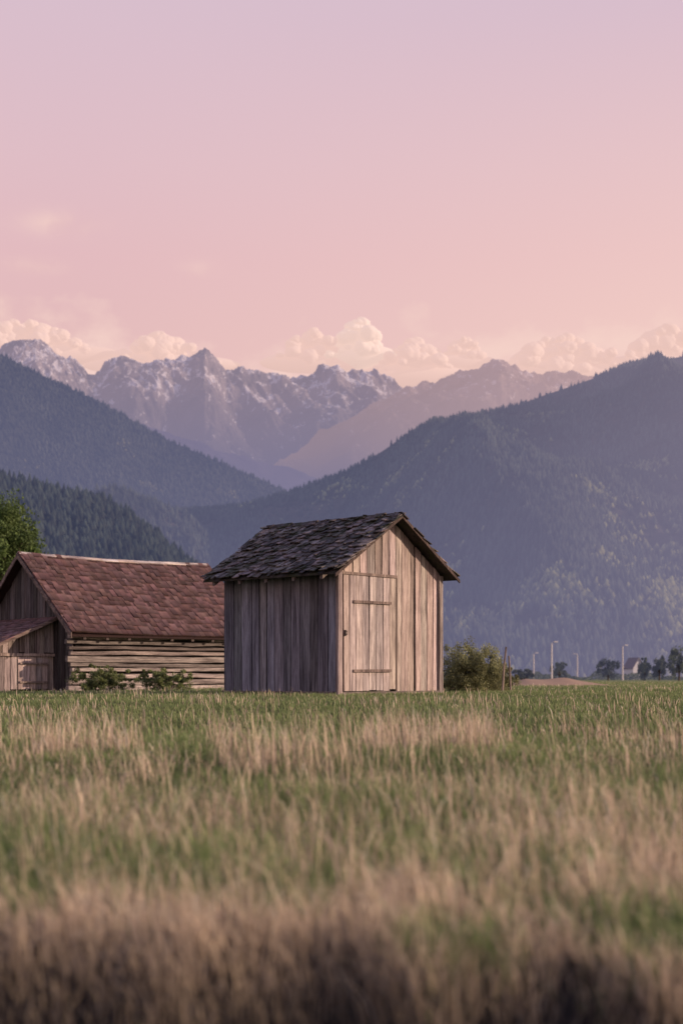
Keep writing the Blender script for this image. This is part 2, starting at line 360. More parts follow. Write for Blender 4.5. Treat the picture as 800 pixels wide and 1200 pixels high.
mountain('left_hill', [(-300, 520), (-100, 552), (0, 566), (40, 576), (80, 586), (120, 594), (150, 608), (175, 628), (200, 648), (225, 668), (260, 690), (330, 730), (420, 785), (440, 796)],
         1150, 760, mH, 'dark wooded hill behind the barn on the left', 160, 50, 40, 150, .9, 0, 1, .4, 16, True, .1, 'hill')
fH = leafmat('near_conifer', .0, hzH)
forest('hill_forest', 'left_hill', 16000, 11.5, fH, 'dark spruce wood covering the low hill behind the barn', (.026, .034, .024), 13, px0=-60, px1=440, rad=.27, dk=.9)
# ------------------------------------------------------------------ clouds (cumulus heaps far behind the peaks; hazy sunlight put in as emission)
def cloudmat(name, f, ec):
    m, nt = newmat(name)
    d = bsdf(nt, (.92, .88, .86), 1, 0)
    e = N(nt, 'ShaderNodeEmission'); e.inputs[0].default_value = (*ec, 1)
    mx = N(nt, 'ShaderNodeMixShader'); mx.inputs[0].default_value = f; nt.links.new(d, mx.inputs[1]); nt.links.new(e.outputs[0], mx.inputs[2]); out(nt, mx.outputs[0]); m.cycles.emission_sampling = 'NONE'; return m
cmA = cloudmat('glowing_cloud', .80, (.93, .66, .57)); cmB = cloudmat('hazy_cloud', .86, (.875, .59, .52))
import bmesh
bm = bmesh.new(); bmesh.ops.create_icosphere(bm, subdivisions=4, radius=1); IV = np.array([v.co[:] for v in bm.verts]); IF = np.array([[v.index for v in f.verts] for f in bm.faces]); bm.free()
def heap(cx, ybase, wpx, hpx, n, seed, lab, mat):
    D = 13000; r = np.random.default_rng(seed); u = D/F
    base = IV*np.array((wpx*.62, hpx*.3, hpx*.30))*u+np.array(((cx-400)*u, D, (HY-ybase)*u))
    Vs = [base]; Fs = [IF]; o = len(IV)
    for i in range(n):
        t = np.clip(r.normal()*.42, -1, 1); hh = (1-abs(t)**1.4)*hpx
        px = cx+t*wpx/2; rad = (hpx*(.09+.17*r.random()**1.3))*(1-.35*abs(t)); hz = r.random()**.8*max(hh-rad, 0)
        c = np.array(((px-400)*u, D+r.normal()*hpx*u*.15, (HY-ybase+hz)*u))
        q = IV*rad*u*np.array((1.2, 1, .92)); w = q+c; s1 = rad*u*.7
        nz = fbm(w[:, 0]/s1+w[:, 1]/s1*.7, w[:, 2]/s1-w[:, 1]/s1*.4, 4, seed+i, .5, False)-.5
        Vs.append(c+q*(1+.55*nz[:, None])); Fs.append(IF+o); o += len(IV)
    ob = link('cloud', np.concatenate(Vs), np.concatenate(Fs), mat, None, None, True); ob['label'] = lab; ob['category'] = 'cloud'
heap(422, 418, 74, 48, 90, 1, 'brightest tallest cumulus puff right of centre above the far peaks', cmA)
heap(366, 425, 100, 42, 90, 2, 'cumulus heap just left of the tallest cloud puff', cmB)
heap(486, 440, 110, 48, 90, 3, 'low rounded cloud heap between the tallest puff and the pointed hazy summit', cmB)
heap(543, 425, 64, 34, 60, 4, 'small cloud heap just left of the pointed hazy summit', cmB)
heap(660, 438, 190, 50, 120, 5, 'wide low cloud bank right of the pointed hazy summit', cmB)
heap(780, 430, 140, 52, 100, 6, 'cloud bank touching the right edge above the forested mountain', cmB)
heap(190, 428, 150, 42, 90, 7, 'low cloud behind the snowy peaks left of centre', cmB)
heap(25, 416, 200, 46, 110, 8, 'large soft cloud bank at the left edge behind the snowy peaks', cmB)
# ------------------------------------------------------------------ buildings
wood_v = wood('weathered_planks', (.55, .460, .410), (22, 22, 1.1), .38)
wood_h = wood('weathered_logs', (.43, .362, .325), (1.3, 14, 22), .28)
backing_dk = wood('added_dark_gap_backing', (.03, .026, .025), (8, 8, 1))  # near-black backing sheets added to darken the gaps between planks
shingle_d = wood('old_dark_shingles', (.12, .102, .096), (9, 9, 9), .3, .85, .3, .02)
shingle_r = wood('maroon_brown_shingles', (.128, .075, .068), (9, 9, 9), .6, .0, .12, .003, .1, .35)
iron, nt = newmat('rusted_iron'); out(nt, bsdf(nt, (.06, .045, .04), .6, .5))
def rc(a=.7, b=1.2, w=.06):
    v = random.uniform(a, b); return (v*(1+random.uniform(-w, w)), v, v*(1+random.uniform(-w, w)))
PB = []
def plank_wall(mb, A, d, n, Ln, top, z0=0, wmin=.2, wmax=.32, th=.028, gap=.014, dj=.018, bj=.05, skip=None, clo=.65, chi=1.2, tint=(1, 1, 1)):
    s = 0
    while s < Ln-.03:
        w = min(random.uniform(wmin, wmax), Ln-s)
        if Ln-s-w < .08: w = Ln-s
        s0 = s+gap*random.uniform(.2, 1.5); s1 = s+w-gap*random.uniform(.2, 1.5)
        off = random.uniform(-dj, dj); zb = z0+random.uniform(-bj, bj)
        tb = random.uniform(-.012, .012); lean = random.uniform(-.008, .008)
        col = rc(clo, chi); col = tuple(a*b for a, b in zip(col, tint))
        if skip and skip[0] < (s0+s1)/2 < skip[1]: zb = skip[2]
        brk = [q for q in PB if s0 < q < s1]; e = [s0]+brk+[s1]
        for p, q in zip(e[:-1], e[1:]):
            def pt(ss, dep, z): return (A[0]+d[0]*ss+n[0]*dep, A[1]+d[1]*ss+n[1]*dep, z)
            lp = lean if p == s0 else 0; lq = lean if q == s1 else 0
            mb.hexa([pt(p+lp, off-th, zb), pt(q+lq, off-th+tb, zb), pt(q+lq, off+tb, zb), pt(p+lp, off, zb), pt(p-lp, off-th, top(p)), pt(q-lq, off-th+tb, top(q)), pt(q-lq, off+tb, top(q)), pt(p-lp, off, top(p))], col)
        s += w
def shingles(mb, O, e, s, n, Le, Ls, expo, wid, th, sag=lambda a, b: 0, lift=.02, clo=.5, chi=1.5, jl=.05, miss=0., ej=.03, wv=.45, rowv=0):
    O = np.array(O, float); e = np.array(e, float); s = np.array(s, float); n = np.array(n, float)
    rows = int(Ls/expo)+1
    for r in range(rows):
        t0 = r*expo; a = random.uniform(-wid, 0); rk = 1+random.uniform(-rowv, rowv)
        while a < Le:
            w = wid*random.uniform(1-wv, 1+wv); a0 = max(a, 0-random.random()*ej)+.003; a1 = min(a+w, Le+random.random()*ej)-.003; a += w
            if a1-a0 < .03 or random.random() < miss: continue
            b0 = t0+random.uniform(-jl, jl)*.7; b1 = min(t0+expo*1.7, Ls+.02)
            if b1 <= b0+.02: continue
            l = lift*random.uniform(.4, 2.1); tt = th*random.uniform(.7, 1.4); tw = random.uniform(-.4, .4)*lift
            def P(x, y, h): return O+e*x+s*y+n*(h+sag(x, y))
            q = random.uniform(-.5, .5)*jl
            mb.hexa([P(a0, b0, l), P(a1, b0+q, l+tw), P(a1, b1, 0), P(a0, b1, 0), P(a0, b0, l+tt), P(a1, b0+q, l+tt+tw), P(a1, b1, tt), P(a0, b1, tt)], tuple(rk*v for v in rc(clo, chi, .08)))
            if rowv:   # step shading between rows, put into the colour of each tile's lower edge
                kk = len(mb.c)
                for j in (8, 7, 4, 3): mb.c[kk-j] = tuple(v*.42 for v in mb.c[kk-j])
# ---- shed
gz = float(ground(1.0, 32.5))
shed = empty('wooden_shed', (SX, SY, gz), SA, 'small grey plank shed with mossy shingle gable roof standing alone in the meadow', 'shed')
W = 3.57; LL = 3.57; ov = (.42, .30); RZ = 4.06; k = (RZ-2.64)/(W/2+ov[0])
rt = lambda x: RZ-abs(x-W/2)*k
th = .13
wt = lambda x: rt(x)-th
PB = [W/2]
door = (.13, 1.92, .10, 2.60)
mb = MB(); plank_wall(mb, (0, 0), (1, 0), (0, -1), W, wt, 0.0, skip=(door[0], door[1], door[3]+.05), clo=.75, chi=1.15)
fw = mb.build('gable_wall', wood_v, shed); PB = []
mb = MB(); plank_wall(mb, (0, 0.03), (0, 1), (-1, 0), LL-.03, lambda s: wt(0)-.01, 0.0, clo=.42, chi=.80, tint=(.74, .90, 1.16)); mb.build('side_wall', wood_v, shed)  # sunless side: darker, bluer tint puts its shade into the plank colour
mb = MB(); plank_wall(mb, (W, 0.03), (0, 1), (1, 0), LL-.03, lambda s: wt(W)-.01, 0.0); mb.build('side_wall', wood_v, shed)
PB = [W/2]; mb = MB(); plank_wall(mb, (0.03, LL), (1, 0), (0, 1), W-.06, lambda s: wt(s+.03), 0.0); mb.build('rear_wall', wood_v, shed); PB = []
mb = MB(); i0 = .06
for y in (i0, LL-i0):
    mb.poly([(i0, y, .05), (W-i0, y, .05), (W-i0, y, wt(W-i0)-.03), (W/2, y, wt(W/2)-.03), (i0, y, wt(i0)-.03)])
for x in (i0, W-i0): mb.poly([(x, i0, .05), (x, LL-i0, .05), (x, LL-i0, wt(x)-.03), (x, i0, wt(x)-.03)])
mb.build('added_gap_backing', backing_dk, shed)
for x, y in ((-.012, -.012), (W-.06, -.012)):
    mb = MB(); mb.box(x-.03, x+.10, y-.055, y+.02, 0, wt(x+.03)-.05, rc(.7, .95), .006)
    mb.build('corner_board', wood_v, shed)
roof = MB(); sl = math.hypot(1, k); cs, sn_ = 1/sl, k/sl
yo0, yo1 = -.33, LL+.30
for x0, x1 in ((-ov[0]+.03, W/2), (W/2, W+ov[1]-.03)):
    roof.hexa([(x0, yo0+.04, rt(x0)-.09), (x1, yo0+.04, rt(x1)-.09), (x1, yo1-.04, rt(x1)-.09), (x0, yo1-.04, rt(x0)-.09), (x0, yo0+.04, rt(x0)-.05), (x1, yo0+.04, rt(x1)-.05), (x1, yo1-.04, rt(x1)-.05), (x0, yo1-.04, rt(x0)-.05)], (.5, .5, .5))
sg = lambda a, b: -.04+.09*(float(fbm(a*1.1, b*1.3, 2, 40))-.5)
random.seed(21)
shingles(roof, (-ov[0], yo0, rt(-ov[0])), (0, 1, 0), (cs, 0, sn_), (-sn_, 0, cs), yo1-yo0, (W/2+ov[0])*sl, .185, .14, .019, sg, .034, .3, 2.9, .09, .03, .10)
shingles(roof, (W+ov[1], yo0, rt(W+ov[1])), (0, 1, 0), (-cs, 0, sn_), (sn_, 0, cs), yo1-yo0, (W/2+ov[1])*sl, .185, .14, .019, sg, .034, .3, 2.9, .09, .03, .10)
ro = roof.build('roof', shingle_d, shed)
y = yo0+.005
for x0, x1 in ((-ov[0]-.02, W/2), (W/2, W+ov[1]+.02)):
    mb = MB()
    mb.hexa([(x0, y-.03, rt(x0)-.12), (x1, y-.03, rt(x1)-.12), (x1, y, rt(x1)-.12), (x0, y, rt(x0)-.12), (x0, y-.03, rt(x0)-.045), (x1, y-.03, rt(x1)-.045), (x1, y, rt(x1)-.045), (x0, y, rt(x0)-.045)], (.20, .17, .165))
    mb.build('verge_board', wood_v, ro)
mb = MB(); yy = yo0
while yy < yo1-.1:
    l = random.uniform(.18, .4); e_ = min(yy+l, yo1)
    z = RZ+random.uniform(-.015, .015)
    mb.hexa([(W/2-.14, yy, z-.09), (W/2, yy, z+.0), (W/2, e_, z-.008), (W/2-.14, e_, z-.10), (W/2-.135, yy, z-.065), (W/2, yy, z+.025), (W/2, e_, z+.016), (W/2-.135, e_, z-.07)], rc(.5, 1.2))
    mb.hexa([(W/2, yy, z+.0), (W/2+.14, yy, z-.09), (W/2+.14, e_, z-.10), (W/2, e_, z-.008), (W/2, yy, z+.025), (W/2+.135, yy, z-.065), (W/2+.135, e_, z-.07), (W/2, e_, z+.016)], rc(.5, 1.2))
    yy = e_+.004
mb.build('ridge_cap', shingle_d, ro)
for yy in np.linspace(.1, LL-.1, 5):
    for sx, xa, xb in ((1, -ov[0]+.06, .0), (-1, W+ov[1]-.06, W)):
        mb = MB(); z = lambda x: rt(x)-.095
        x0, x1 = min(xa, xb), max(xa, xb)
        mb.hexa([(x0, yy, z(x0)-.1), (x1, yy, z(x1)-.1), (x1, yy+.08, z(x1)-.1), (x0, yy+.08, z(x0)-.1), (x0, yy, z(x0)), (x1, yy, z(x1)), (x1, yy+.08, z(x1)), (x0, yy+.08, z(x0))], (.35, .35, .35))
        mb.build('rafter', wood_v, shed)
random.seed(8)
mb = MB(); plank_wall(mb, (door[0]+.02, -.045), (1, 0), (0, -1), door[1]-door[0]-.04, lambda s: door[3], door[2], .17, .28, .03, .009, .005, .03, clo=.85, chi=1.2)
dr = mb.build('door', wood_v, shed)
for z in (2.03, .52):
    mb = MB(); mb.hexa([(.45, -.085, z-.035), (1.72, -.085, z-.025), (1.72, -.056, z-.025), (.45, -.056, z-.035), (.45, -.085, z+.025), (1.72, -.085, z+.035), (1.72, -.056, z+.035), (.45, -.056, z+.025)], (.48, .44, .42)); mb.build('batten', wood_v, dr)
mb = MB(); mb.box(.17, .20, -.09, -.05, 1.27, 1.40); mb.tube([(.185, -.08, 1.38), (.185, -.12, 1.37), (.185, -.12, 1.30), (.185, -.08, 1.29)], [.010]*4, 6); mb.build('latch', iron, dr)
mb = MB(); mb.box(door[0]-.02, door[1]+.03, -.06, -.018, door[3]+.012, door[3]+.07, (.6, .56, .53), .006)
mb.box(door[1]-.005, door[1]+.05, -.05, -.018, door[2]-.05, door[3]+.01, (.35, .33, .31), .004); mb.build('door_frame', wood_v, shed)
mb = MB(); mb.box(-.03, W+.03, -.05, .05, -.1, .06, (.6, .6, .6), .01); mb.box(-.05, .05, .06, LL, -.1, .06, (.6, .6, .6), .01); mb.build('sill_beam', wood_h, shed)
# ---- barn
random.seed(33)
gz = float(ground(-7, 47))
BL = 7.0; BW = 6.46; e0 = .40; bo = (-.32, BL+.36); BZ = 4.62; ez = 1.88; kb = (BZ-ez)/(BW/2+e0)
bt = lambda y: BZ-abs(y-BW/2)*kb
barn = empty('log_barn', (BX, BY, gz), BA, 'old log barn with long maroon brown shingle roof and plank lean-to at left', 'barn')
mb = MB(); z = 0.0; i = 0
while z < 1.95:
    h = random.uniform(.12, .23); xa = -.12-.2*random.random(); xb = BL+.2*random.random()
    gp = random.uniform(.006, .045); o0 = random.uniform(-.03, .03); tl_ = random.uniform(-.02, .02)
    xq = np.linspace(xa, xb, 15); col = rc(.5, 1.35, .03)
    prev = None
    for j, x in enumerate(xq):
        wz = .03*(float(vn(x*1.1, i*3.1, 5))-.5)*2+tl_*(x/BL); wo = .03*(float(vn(x*.9, i*2.3, 8))-.5)*2+o0; hv = h*(.5-.10*float(vn(x*1.5, i, 4)))
        sec = [(x, wo+.10, z+gp/2+wz), (x, wo-.055, z+gp/2+.008+wz), (x, wo-.062, z+h*.5+wz), (x, wo-.055, z+h/2+hv-.006+wz), (x, wo+.10, z+h/2+hv+wz)]
        b = len(mb.v); mb.v += sec; mb.c += [col]*5
        if prev is not None:
            for q in range(4): mb.f.append((prev+q, b+q, b+q+1, prev+q+1))
        else: mb.f.append((b, b+1, b+2, b+3, b+4))
        prev = b
    mb.f.append((prev+4, prev+3, prev+2, prev+1, prev))
    z += h+gp; i += 1
mb.build('log_wall', wood_h, barn, False)
mb = MB(); mb.box(.1, BL-.1, .11, .15, 0, 1.95); mb.poly([(.1, .16, 0), (.1, BW-.1, 0), (.1, BW-.1, bt(BW)-.2), (.1, BW/2, BZ-.25), (.1, .16, bt(0)-.2)])
mb.poly([(BL-.1, .16, 0), (BL-.1, BW-.1, 0), (BL-.1, BW-.1, bt(BW)-.2), (BL-.1, BW/2, BZ-.25), (BL-.1, .16, bt(0)-.2)]); mb.build('added_gap_backing', backing_dk, barn)
PB = [BW/2]
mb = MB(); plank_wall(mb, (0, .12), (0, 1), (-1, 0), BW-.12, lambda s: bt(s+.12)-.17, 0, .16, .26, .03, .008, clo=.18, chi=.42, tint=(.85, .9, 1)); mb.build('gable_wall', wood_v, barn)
mb = MB(); plank_wall(mb, (BL, .12), (0, 1), (1, 0), BW-.12, lambda s: bt(s+.12)-.17, 0, .16, .26, .03); mb.build('gable_wall', wood_v, barn)
PB = []
mb = MB(); plank_wall(mb, (0, BW), (1, 0), (0, 1), BL, lambda s: bt(BW)-.17, 0, .16, .26, .03); mb.build('rear_wall', wood_v, barn)
roof = MB(); sl = math.hypot(1, kb); cs, sn_ = 1/sl, kb/sl
for y0, y1 in ((-e0+.03, BW/2), (BW/2, BW+e0-.03)):
    roof.hexa([(bo[0]+.04, y0, bt(y0)-.16), (bo[1]-.04, y0, bt(y0)-.16), (bo[1]-.04, y1, bt(y1)-.16), (bo[0]+.04, y1, bt(y1)-.16), (bo[0]+.04, y0, bt(y0)-.12), (bo[1]-.04, y0, bt(y0)-.12), (bo[1]-.04, y1, bt(y1)-.12), (bo[0]+.04, y1, bt(y1)-.12)], (.3, .3, .3))
RL = bo[1]-bo[0]; RS = (BW/2+e0)*sl
def sgb(a, b): return -.07*sin(pi*min(max(a/RL, 0), 1))+.04*(float(vn(a*.6, b*.6, 71))-.5)
shingles(roof, (bo[0], -e0, bt(-e0)), (1, 0, 0), (0, cs, sn_), (0, -sn_, cs), RL, RS, .24, .19, .045, sgb, .008, .9, 1.7, .003, .0, .02, .12, .10)
def sgb2(a, b): return -.07*sin(pi*min(max(a/RL, 0), 1))
shingles(roof, (bo[0], BW+e0, bt(BW+e0)), (1, 0, 0), (0, -cs, sn_), (0, sn_, cs), RL, RS, .40, .3, .018, sgb2, .022, .9, 1.6, .03)
ro = roof.build('roof', shingle_r, barn)
mb = MB(); xx = bo[0]
for i in range(12):
    x1 = bo[0]+RL*(i+1)/12; za = BZ-.07*sin(pi*i/12)*.9; zb = BZ-.07*sin(pi*(i+1)/12)*.9; jj = random.uniform(0, .012); y = BW/2
    for sg_ in (-1, 1):
        P = [(xx, y, za+.03+jj), (x1, y, zb+.03+jj), (x1, y+sg_*.12, zb-.045+jj), (xx, y+sg_*.12, za-.045+jj)]
        P = P + [(p[0], p[1], p[2]+.03) for p in P]
        mb.hexa(P, rc(1.2, 1.7))
    xx = x1+.003
mb.build('ridge_cap', wood_h, ro)
for x, cc in ((bo[0]-.035, .6), (bo[1]+.005, .5)):
    for y0, y1 in ((-e0-.02, BW/2), (BW/2, BW+e0+.02)):
        mb = MB()
        mb.hexa([(x, y0, bt(y0)-.17), (x+.03, y0, bt(y0)-.17), (x+.03, y1, bt(y1)-.17), (x, y1, bt(y1)-.17), (x, y0, bt(y0)+.0), (x+.03, y0, bt(y0)+.0), (x+.03, y1, bt(y1)+.0), (x, y1, bt(y1)+.0)], (cc, cc*.9, cc*.85))
        mb.build('verge_board', wood_h, ro)
for xx in np.linspace(.15, BL-.25, 9):
    mb = MB(); zf = lambda y: bt(y)-.17; y0, y1 = -e0+.08, .0
    mb.hexa([(xx, y0, zf(y0)-.11), (xx+.1, y0, zf(y0)-.11), (xx+.1, y1, zf(y1)-.11), (xx, y1, zf(y1)-.11), (xx, y0, zf(y0)), (xx+.1, y0, zf(y0)), (xx+.1, y1, zf(y1)), (xx, y1, zf(y1))], (.35, .33, .33)); mb.build('rafter', wood_h, barn)
ly0, ly1 = 1.26, 5.9; lz = lambda x: 2.47+x*.43; lx = -2.7
mb = MB(); plank_wall(mb, (lx, ly0), (1, 0), (0, -1), -lx-.05, lambda s: lz(lx+s)-.12, 1.22, .13, .22, .03, .010, clo=.40, chi=.8)
plank_wall(mb, (lx, ly0), (1, 0), (0, -1), -lx-.05, lambda s: 1.16, .02, .14, .24, .03, .010, clo=.6, chi=1.1)
mb.box(lx, -.05, ly0-.07, ly0-.03, 1.13, 1.22, (.9, .85, .8), .004)
plank_wall(mb, (lx, ly0+.05), (0, 1), (-1, 0), ly1-ly0-.05, lambda s: lz(lx)-.12, 0, .16, .26)
mb.build('lean_to_wall', wood_v, barn)
mb = MB(); mb.poly([(lx+.05, ly0+.06, 0), (-.05, ly0+.06, 0), (-.05, ly0+.06, lz(0)-.2), (lx+.05, ly0+.06, lz(lx)-.2)]); mb.build('added_gap_backing', backing_dk, barn)
mb = MB(); plank_wall(mb, (-1.35, ly0-.04), (1, 0), (0, -1), 1.1, lambda s: 1.10, .08, .16, .24, .028, .007, .003, .01, clo=.8, chi=1.2)
ld = mb.build('lean_to_door', wood_v, barn)
for z in (.9, .3):
    mb = MB(); mb.box(-1.3, -.3, ly0-.093, ly0-.05, z-.03, z+.03, (.55, .52, .50)); mb.build('batten', wood_v, ld)
roof = MB(); kl = .43; sl = math.hypot(1, kl); X0 = lx-.3
roof.hexa([(X0, ly0-.2, lz(X0)-.12), (-.03, ly0-.2, lz(0)-.12), (-.03, ly1+.2, lz(0)-.12), (X0, ly1+.2, lz(X0)-.12), (X0, ly0-.2, lz(X0)-.08), (-.03, ly0-.2, lz(0)-.08), (-.03, ly1+.2, lz(0)-.08), (X0, ly1+.2, lz(X0)-.08)], (.5, .5, .5))
shingles(roof, (X0, ly0-.25, lz(X0)-.05), (0, 1, 0), (1/sl, 0, kl/sl), (-kl/sl, 0, 1/sl), ly1-ly0+.5, (-.03-X0)*sl, .2, .16, .018, lambda a, b: 0, .012, 1.4, 2.8, .01, rowv=.1)
lr = roof.build('lean_to_roof', shingle_r, barn)
mb = MB(); y = ly0-.27; mb.hexa([(X0, y, lz(X0)-.14), (-.03, y, lz(0)-.14), (-.03, y+.03, lz(0)-.14), (X0, y+.03, lz(X0)-.14), (X0, y, lz(X0)-.03), (-.03, y, lz(0)-.03), (-.03, y+.03, lz(0)-.03), (X0, y+.03, lz(X0)-.03)], (.7, .62, .58)); mb.build('verge_board', wood_h, lr)
# ------------------------------------------------------------------ foliage
def leaves(P, size, cols, r, asp=1.9):
    n = len(P); a = r.normal(size=(n, 3)); a /= np.linalg.norm(a, axis=1)[:, None]; b = r.normal(size=(n, 3)); b -= (b*a).sum(1)[:, None]*a; b /= np.linalg.norm(b, axis=1)[:, None]
    s = size*(.6+.8*r.random((n, 1)))
    V = np.stack([P-a*s, P+b*s/asp, P+a*s, P-b*s/asp], 1).reshape(-1, 3)
    return V, np.arange(4*n).reshape(-1, 4), np.repeat(cols, 4, 0)
leafm = leafmat('leaf', .4); leaff = leafmat('far_leaf', .2, (100, .05, 400, .34, (.16, .17, .27), (.16, .17, .27), 0, 10))
bark = wood('bark', (.14, .11, .09), (14, 14, 3))
def tree(name, loc, H, rad, nclump, nleaf, size, base, seed, label, cat, mat, group=None, cz=.62, tr=.12, cs=.17, cv=.2, shoots=0):
    root = empty(name, (loc[0], loc[1], float(ground(loc[0], loc[1]))), 0, label, cat, group)
    r = np.random.default_rng(seed); c = []
    while len(c) < nclump:
        p = r.normal(size=3); p /= np.linalg.norm(p); p *= r.random()**.45
        if p[2] < -.8: continue
        c.append(p)
    c = np.array(c); cr = cs+cv*r.random(nclump)
    if shoots:
        ii = r.permutation(nclump)[:shoots]; c[ii] *= 1.08; c[ii, 2] = np.abs(c[ii, 2])+.15; cr[ii] *= .7
    i = r.integers(0, nclump, nleaf); d = r.normal(size=(nleaf, 3)); d /= np.linalg.norm(d, axis=1)[:, None]; d *= (r.random((nleaf, 1))**.45)
    if shoots: d = d*np.array((.85, .85, 1.3))
    q = c[i]+d*cr[i][:, None]; ctr = np.array((0, 0, H*cz)); P = ctr+q*np.array(rad)
    tint = (.5+1.0*r.random(nclump))[i][:, None]*(.65+.7*r.random((nleaf, 1)))
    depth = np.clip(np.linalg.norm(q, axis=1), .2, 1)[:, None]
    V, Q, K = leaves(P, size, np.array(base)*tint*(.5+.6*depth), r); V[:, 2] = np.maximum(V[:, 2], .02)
    cc = ctr+c*np.array(rad); r = np.random.default_rng(seed+1); mb = MB()
    if cat == 'tree': mb.tube([(0, 0, -.05), (.03*H*.3, 0, H*.25), (-.02, .03, H*.5), (.03, 0, H*.8)], [tr*1.3, tr, tr*.7, tr*.15], 9)
    for p in cc[r.permutation(len(cc))[:20]]:
        z0 = H*random.uniform(.15, .55) if cat == 'tree' else -.03
        mid = (p[0]*.5, p[1]*.5, z0+(p[2]-z0)*.5)
        mb.tube([(0 if cat == 'tree' else p[0]*.3, 0, z0), mid, tuple(p)], [tr*.4, tr*.25, tr*.06], 5)
    mb.build('trunk' if cat == 'tree' else 'stems', bark, root)
    link('crown' if cat == 'tree' else 'foliage', V, Q, mat, root, K)
    return root
random.seed(5)
tree('broadleaf_tree', (px2(-14, 72), 72, 0), 9.6, (2.7, 2.7, 3.3), 150, 34000, .085, (.085, .125, .04), 50, 'leafy green tree at the left edge rising behind the barn roof', 'tree', leafm, cz=.66, tr=.2, cs=.12)
tree('leafy_bush', (px2(552, 37), 37.0, 0), 1.3, (.92, .80, .80), 260, 36000, .022, (.25, .255, .125), 51, 'rounded leafy bush beside the right corner of the plank shed', 'bush', leafm, cz=.36, tr=.02, cs=.11, cv=.15, shoots=24)
tree('leafy_bush', (px2(582, 38), 38.2, 0), .75, (.62, .45, .46), 110, 11000, .022, (.25, .25, .125), 54, 'lower loose bush between the rounded bush and the wooden stakes', 'bush', leafm, cz=.32, tr=.015, cs=.10, cv=.15, shoots=16)
tree('leafy_bush', (px2(119, 43), 43.0, 0), .9, (.95, .45, .52), 110, 12000, .026, (.17, .20, .08), 52, 'left one of two loose shrubs growing in front of the log barn', 'bush', leafm, cz=.30, tr=.02, cs=.08, cv=.15, shoots=20)
tree('leafy_bush', (px2(188, 42), 42.5, 0), .8, (1.0, .45, .42), 110, 12000, .026, (.17, .20, .08), 53, 'right one of two loose shrubs growing in front of the log barn', 'bush', leafm, cz=.28, tr=.02, cs=.08, cv=.15, shoots=20)
for i, (px, D, H, rx, col, lab) in enumerate([(612, 210, 1.8, 1.6, (.07, .08, .045), 'lowest far bush just right of the wooden stakes'),
    (655, 260, 3.6, 1.6, (.07, .08, .04), 'small far tree just right of the tallest street lamp'),
    (712, 240, 3.8, 2.1, (.04, .05, .033), 'dark round far tree left of the white house'),
    (754, 230, 3.6, 1.1, (.07, .085, .04), 'slender far tree just right of the white house'),
    (772, 230, 4.0, 1.3, (.06, .07, .04), 'pointed far tree second from the right edge'),
    (795, 200, 4.9, 1.7, (.09, .11, .045), 'brightest far tree at the right edge of the field')]):
    tree('broadleaf_tree' if i else 'leafy_bush', (px2(px, D), D, 0), H, (rx, rx, H*.50), 40, 2600, .15, col, 60+i, lab, 'tree' if i else 'bush', leaff, cz=.5, tr=.12, cs=.12)
r = np.random.default_rng(90); n = 16000; pxx = 480+r.random(n)*420; Dh = 300+r.random(n)*60
top = (.5+3.2*fbm(pxx/14, pxx*0, 4, 15)**2.0)
P = np.stack([px2(pxx, Dh), Dh, r.random(n)**.8*top], -1)
V, Q, K = leaves(P, .20, np.array((.075, .09, .045))*(.5+1.2*fbm(pxx/10, Dh/20, 3, 44)[:, None])*(.6+.8*r.random((n, 1))), r)
kind(link('hedgerow', V, Q, leaff, None, K), 'stuff', 'low dark belt of scrub along the far edge of the field', 'hedge')
# ------------------------------------------------------------------ street lamps
steel, nt = newmat('galvanised_steel'); out(nt, bsdf(nt, (.50, .47, .46), .45, .5))
glass, nt = newmat('lamp_lens'); out(nt, bsdf(nt, (.7, .68, .62), .3, .5))
for px, top, lab, sd in ((625, 765, 'leftmost street lamp, short, beyond the field', 1), (646, 752, 'tallest street lamp, second from left beyond the field', 1), (676, 766, 'shortest street lamp, third from left beyond the field', -1), (729, 756, 'rightmost street lamp, standing left of the white house', 1)):
    H = 6.2; D = (H-CAMZ)*F/(HY-top)
    r = empty('street_lamp', (px2(px, D), D, 0), 0, lab, 'street lamp', 'street lamps beyond the far edge of the field')
    mb = MB(); mb.tube([(0, 0, 0), (0, 0, .8), (0, 0, H-.3)], [.18, .14, .10], 8); mb.build('pole', steel, r)
    mb = MB(); mb.tube([(0, 0, H-.35), (sd*.15, 0, H-.1), (sd*.6, 0, H)], [.07, .06, .05], 6); mb.build('arm', steel, r)
    mb = MB(); mb.hexa([(sd*.4, -.16, H-.08), (sd*1.0, -.1, H-.04), (sd*1.0, .1, H-.04), (sd*.4, .16, H-.08), (sd*.4, -.12, H+.1), (sd*1.0, -.06, H+.06), (sd*1.0, .06, H+.06), (sd*.4, .12, H+.1)])
    hd = mb.build('lamp_head', steel, r)
    mb = MB(); mb.box(min(sd*.5, sd*.95), max(sd*.5, sd*.95), -.08, .08, H-.13, H-.085); mb.build('lens', glass, hd)
for px, D, H, ln, lab in ((588, 36, 1.15, .10, 'left wooden stake leaning beside the bush'), (598, 37, .95, -.05, 'right wooden stake leaning beside the bush')):
    mb = MB(); mb.tube([(0, 0, -.1), (ln*.4, 0, H*.5), (ln, 0, H)], [.030, .028, .022], 7, (.7, .66, .62)); o = mb.build('wooden_stake', wood_v)
    o.location = (px2(px, D), D, float(ground(px2(px, D), D))); o['label'] = lab; o['category'] = 'stake'
whitep, nt = newmat('white_render'); tc = N(nt, 'ShaderNodeTexCoord').outputs['Object']; haze(whitep, nt, bsdf(nt, mixc(nt, noise(nt, tc, 2, 4), (.50, .49, .5), (.62, .6, .6)), .9, .1), 100, .1, 400, .35, (.2, .19, .28), (.2, .19, .28), 0, 10)
